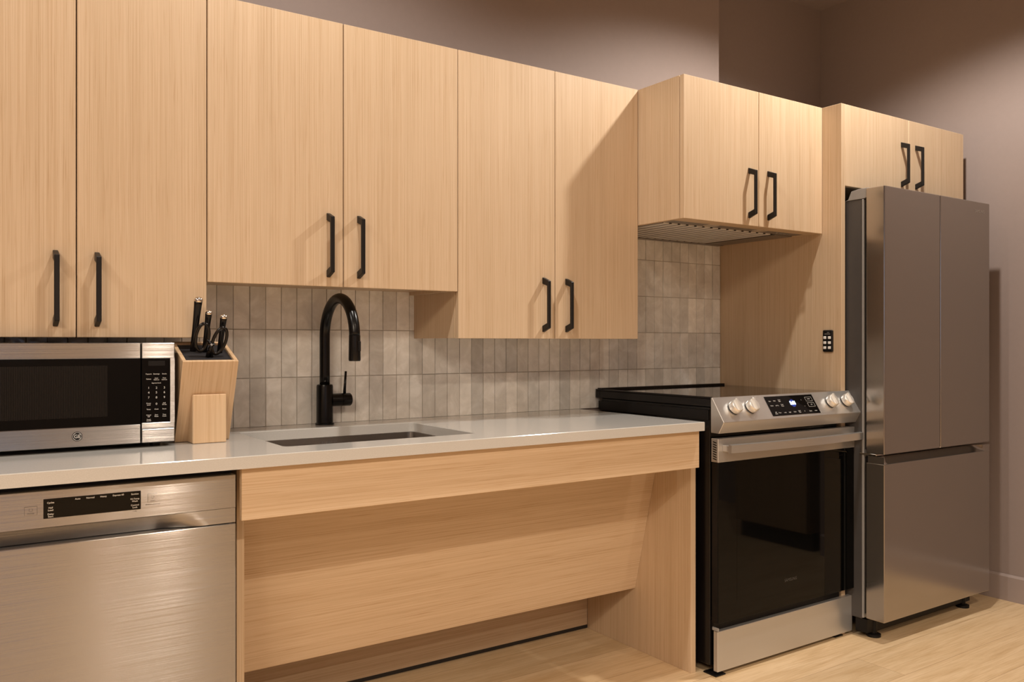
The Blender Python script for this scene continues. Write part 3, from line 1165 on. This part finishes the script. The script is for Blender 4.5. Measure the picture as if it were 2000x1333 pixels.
# cooktop: glass with raised rim
bm = box(2.1500, RXB, -0.6085, -0.004, 0.9060, 0.9335, bev=0.0015)
bx(bm, 2.1500, 2.1600, -0.6085, -0.004, 0.9335, 0.9400, bev=0.0015)
bx(bm, 2.1600, RXB, -0.030, -0.004, 0.9335, 0.9440, bev=0.0015)
ct = obj('cooktop_frame', bm, M['enamel'], tr)
obj('cooktop_glass', box(2.1605, RXB - 0.001, -0.6085, -0.0305, 0.9336, 0.9362), M['cooktop'], ct)
# front fascia: runs wider than the body towards the fridge side
FXR = 2.9300
prof = [(-0.6092, 0.9370), (-0.6150, 0.9385), (-0.6670, 0.8580), (-0.6450, 0.8190), (-0.6100, 0.8195), (-0.6092, 0.8300)]
fs = obj('control_fascia', prism(B(), prof, 2.1500, FXR, axis='X', bev=0.0012), M['steel_soft'], tr)
sv = Vector((0, -0.052, -0.0805)).normalized()      # down the slope
sn = Vector((0, -0.0805, 0.052)).normalized()       # out of the slope


def on_slope(x, q, out=0.0):
    """q: metres down the slope from the top edge"""
    return Vector((x, -0.6150, 0.9385)) + sv * q + sn * out


SL = 0.0958
def slope_plate(bm, x0, x1, q0, q1, o0, o1):
    t_ = bmesh.new()
    bmesh.ops.create_cube(t_, size=1.0)
    for v in t_.verts:
        x = x0 if v.co.x < 0 else x1
        q = q0 if v.co.z > 0 else q1
        oo = o0 if v.co.y > 0 else o1
        v.co = on_slope(x, q, oo)
    bmesh.ops.recalc_face_normals(t_, faces=t_.faces)
    merge(bm, t_)
    return bm


dp = obj('touch_display', slope_plate(B(), 2.4050, 2.6700, 0.0085, 0.0860, -0.001, 0.0010), M['glass'], fs, label='black touch display')
su = -sv
bm = text_into(B(), '5:01', on_slope(2.5420, 0.040, 0.0018), UX, su, 0.0190, bold=0.0006)
obj('lit_digits', bm, M['digits'], dp)
bm = B()
lathe(bm, on_slope(2.5420, 0.040, 0.0011), sn, [(0, 0.015), (0.0003, 0.015)], 32)
obj('digit_backlight', bm, M['digit_halo'], dp)
bm = B()
for s, x, q in [('Bake', 2.424, 0.028), ('Broil', 2.449, 0.027), ('Conv\nBake', 2.476, 0.027), ('Warm', 2.424, 0.046), ('Air Fry', 2.452, 0.046), ('Conv\nRoast', 2.480, 0.046),
                ('Self\nClean', 2.428, 0.075), ('Timer', 2.448, 0.075), ('Lock', 2.476, 0.075), ('Light', 2.502, 0.075), ('Clock', 2.530, 0.075), ('Cook\nTime', 2.556, 0.075), ('0', 2.585, 0.075),
                ('7', 2.596, 0.030), ('+', 2.600, 0.055), ('START', 2.640, 0.027), ('OFF', 2.642, 0.050), ('Smart', 2.618, 0.076), ('Wi-Fi', 2.648, 0.076)]:
    text_into(bm, s, on_slope(x, q, 0.0013), UX, su, 0.0058, bold=0.00008)
for (q, h) in [(0.027, 0.0085), (0.050, 0.0085)]:
    for (a, c, d_, e) in [(2.622, 2.659, q - h, q - h + 0.0008), (2.622, 2.659, q + h - 0.0008, q + h), (2.622, 2.6228, q - h, q + h), (2.6582, 2.659, q - h, q + h)]:
        slope_plate(bm, a, c, d_, e, 0.0010, 0.0013)
obj('lettering', bm, M['print_w'], dp)
for x in (2.2270, 2.3120, 2.7560, 2.8480):
    c = on_slope(x, 0.046, 0.0)
    k = obj('knob', lathe(B(), c + sn * 0.004, sn, [(0.0, 0.0235), (0.010, 0.0240), (0.019, 0.0220), (0.0205, 0.0205)], 40), M['knob'], fs, label='steel control knob')
    obj('knob_skirt', lathe(B(), c, sn, [(0, 0.0225), (0.0045, 0.0225)], 32), M['plastic'], k)
    bm = B()
    slope_plate(bm, x - 0.0050, x + 0.0050, 0.046 - 0.0225, 0.046 + 0.0225, 0.018, 0.0315)
    bmesh.ops.bevel(bm, geom=bm.edges[:], offset=0.0018, segments=2, profile=0.5, affect='EDGES')
    obj('knob_grip', bm, M['knob'], k)
# oven door
DXA, DXB = 2.1520, 2.9200
dband = box(DXA, DXB, -0.640, -0.609, 0.7215, 0.8010, bev=0.0015)
od = obj('oven_door', dband, M['steel_range'], tr, label='black glass oven door with steel top band')
obj('door_glass', box(DXA + 0.003, DXB - 0.002, -0.638, -0.612, 0.1820, 0.7210, bev=0.001), M['glass'], od)
obj('inner_window', box(DXA + 0.095, DXB - 0.095, -0.6383, -0.6378, 0.245, 0.640), M['glass'], od)
obj('door_side', box(DXA + 0.001, DXA + 0.0028, -0.636, -0.612, 0.1820, 0.7200), M['plastic'], od)
bm = B()
for i in range(8):
    z = 0.7305 + i * 0.0080
    prism(bm, [(-0.6330, z - 0.0015), (-0.6330, z + 0.0022), (-0.6170, z + 0.0057), (-0.6170, z + 0.0020)], DXA - 0.0004, DXA + 0.001, axis='X')
obj('side_vents', bm, M['plastic'], od)
bm = text_into(B(), 'SAMSUNG', (2.529, -0.6388, 0.274), UX, UZ, 0.0150)
obj('maker_name', bm, plain('grey_glass_print', (0.07, 0.065, 0.06), 0.5), od)
# bowed bar handle
bm = B()
t_ = bmesh.new()
n = 24
hr = []
hx0, hx1 = 2.1720, 2.9020
for i in range(n + 1):
    u = i / n
    x = hx0 + (hx1 - hx0) * u
    bow = 0.016 * (1 - (2 * u - 1) ** 2)
    yo = -0.680 - bow
    hr.append([t_.verts.new((x, yo, 0.7560)), t_.verts.new((x, yo, 0.7820)), t_.verts.new((x, yo + 0.012, 0.7840)), t_.verts.new((x, yo + 0.012, 0.7540))])
for a, c in zip(hr, hr[1:]):
    for k in range(4):
        t_.faces.new((a[k], a[(k + 1) % 4], c[(k + 1) % 4], c[k]))
t_.faces.new(hr[0][::-1])
t_.faces.new(hr[-1])
bmesh.ops.recalc_face_normals(t_, faces=t_.faces)
merge(bm, t_)
bx(bm, hx0 + 0.002, hx0 + 0.026, -0.672, -0.639, 0.7580, 0.7800, bev=0.002)
bx(bm, hx1 - 0.026, hx1 - 0.002, -0.672, -0.639, 0.7580, 0.7800, bev=0.002)
obj('door_handle', bm, M['steel_soft'], od, label='bowed steel bar handle')
# storage drawer
obj('storage_drawer', box(2.1630, 2.9100, -0.628, -0.6092, 0.0150, 0.1510, bev=0.0012), M['steel_range'], tr)
obj('lower_gap', box(2.165, RXB - 0.01, -0.6085, -0.597, 0.150, 0.184), M['plastic'], tr)
bm = B()
obj('hinge_bracket', box(2.160, 2.166, -0.632, -0.606, 0.1530, 0.1640, bev=0.001), M['grey'], tr)
for (x, y) in [(2.185, -0.600), (2.850, -0.590), (2.185, -0.08), (2.83, -0.08)]:
    bm = lathe(B(), (x, y, 0.0), (0, 0, 1), [(0, 0.022), (0.006, 0.022), (0.009, 0.010), (0.031, 0.010)], 16)
    bx(bm, x - 0.03, x + 0.018, y - 0.028, y + 0.03, 0.0005, 0.005, bev=0.001)
    obj('levelling_foot', bm, M['plastic'], tr)

# ------------------------------------------------------------------ refrigerator
tg = thing('refrigerator', 'tall stainless french door refrigerator with bottom freezer drawer', 'refrigerator', (3.28, -0.35, 0))
GX0, GX1, GYF = 2.9020, 3.6620, -0.767
obj('cabinet_body', box(GX0 + 0.004, GX1 - 0.004, -0.672, -0.03, 0.072, 1.670, bev=0.003), M['fridge_body'], tg)
obj('body_front_flange', box(GX0 + 0.002, GX1 - 0.002, -0.680, -0.673, 0.078, 1.668, bev=0.001), M['grey'], tg)
XS = 3.2830
ZS = 0.7060


def fdoor(x0, x1, z0, z1, nm, lab, lip):
    d = obj(nm, box(x0, x1, GYF, -0.692, z0, z1, bev=0.0034, seg=3), M['fridge'], tg, label=lab)
    obj('gasket', box(x0 + 0.012, x1 - 0.012, -0.6915, -0.6805, z0 + 0.012, z1 - 0.04), M['plastic'], d)
    return d


d1 = fdoor(GX0, XS - 0.0022, ZS, 1.7075, 'left_door', 'left upper stainless door', 1)
d2 = fdoor(XS + 0.0022, GX1, ZS, 1.7075, 'right_door', 'right upper stainless door', 1)
obj('maker_name', text_into(B(), 'SAMSUNG', (3.582, GYF - 0.0003, 1.668), UX, UZ, 0.0165), M['print_f'], d2)
# freezer drawer with scooped top grip
dd = obj('freezer_drawer', box(GX0, GX1, GYF, -0.692, 0.0805, 0.6700, bev=0.0022, seg=2), M['fridge'], tg)
bm = B()
nx, nz = 50, 10
gv = []
for j in range(nz + 1):
    v = j / nz
    z = 0.6965 - 0.0260 * v
    row = []
    for i in range(nx + 1):
        x = GX0 + (GX1 - GX0) * i / nx
        e = min(sstep(GX0 + 0.012, GX0 + 0.022, x), 1 - sstep(GX1 - 0.050 - 0.05 * (1 - v), GX1 - 0.020, x))
        d = 0.030 * (1 - v) ** 0.7 * e
        row.append(bm.verts.new((x, GYF + 0.001 + d, z)))
    gv.append(row)
for j in range(nz):
    for i in range(nx):
        f = bm.faces.new((gv[j][i], gv[j][i + 1], gv[j + 1][i + 1], gv[j + 1][i]))
        f.smooth = True
top = gv[0]
back = [bm.verts.new((v.co.x, -0.700, v.co.z)) for v in top]
for i in range(nx):
    bm.faces.new((top[i + 1], top[i], back[i], back[i + 1]))
lo_ = [bm.verts.new((GX0, -0.700, 0.6705))]
bm.faces.new([gv[j][0] for j in range(nz + 1)] + lo_ + [back[0]])
bmesh.ops.recalc_face_normals(bm, faces=bm.faces)
obj('drawer_grip', bm, M['fridge'], dd)
obj('drawer_gasket', box(GX0 + 0.012, GX1 - 0.012, -0.6915, -0.6805, 0.095, 0.690), M['plastic'], dd)
# hinge covers and middle hinge
for (a, c) in [(GX0 + 0.003, GX0 + 0.075), (GX1 - 0.075, GX1 - 0.003)]:
    bm = prism(B(), [(-0.600, 1.6705), (-0.613, 1.6730), (-0.627, 1.7040), (-0.662, 1.7095), (-0.700, 1.7095), (-0.700, 1.6755), (-0.680, 1.6705)], a, c, axis='X', bev=0.001)
    obj('hinge_cover', bm, M['grey'], tg, label='grey plastic hinge cover')
obj('middle_hinge', box(GX0 - 0.001, GX0 + 0.06, -0.735, -0.665, 0.6985, 0.7045, bev=0.001), M['polish'], tg)
obj('base_grille', box(GX0 + 0.012, GX1 - 0.012, -0.690, -0.640, 0.020, 0.0710), M['plastic'], tg)
for x in (GX0 + 0.06, GX1 - 0.06):
    for y in (-0.685, -0.10):
        obj('levelling_foot', lathe(B(), (x, y, 0), (0, 0, 1), [(0, 0.026), (0.010, 0.026), (0.014, 0.012), (0.074, 0.012)], 20), M['plastic'], tg)
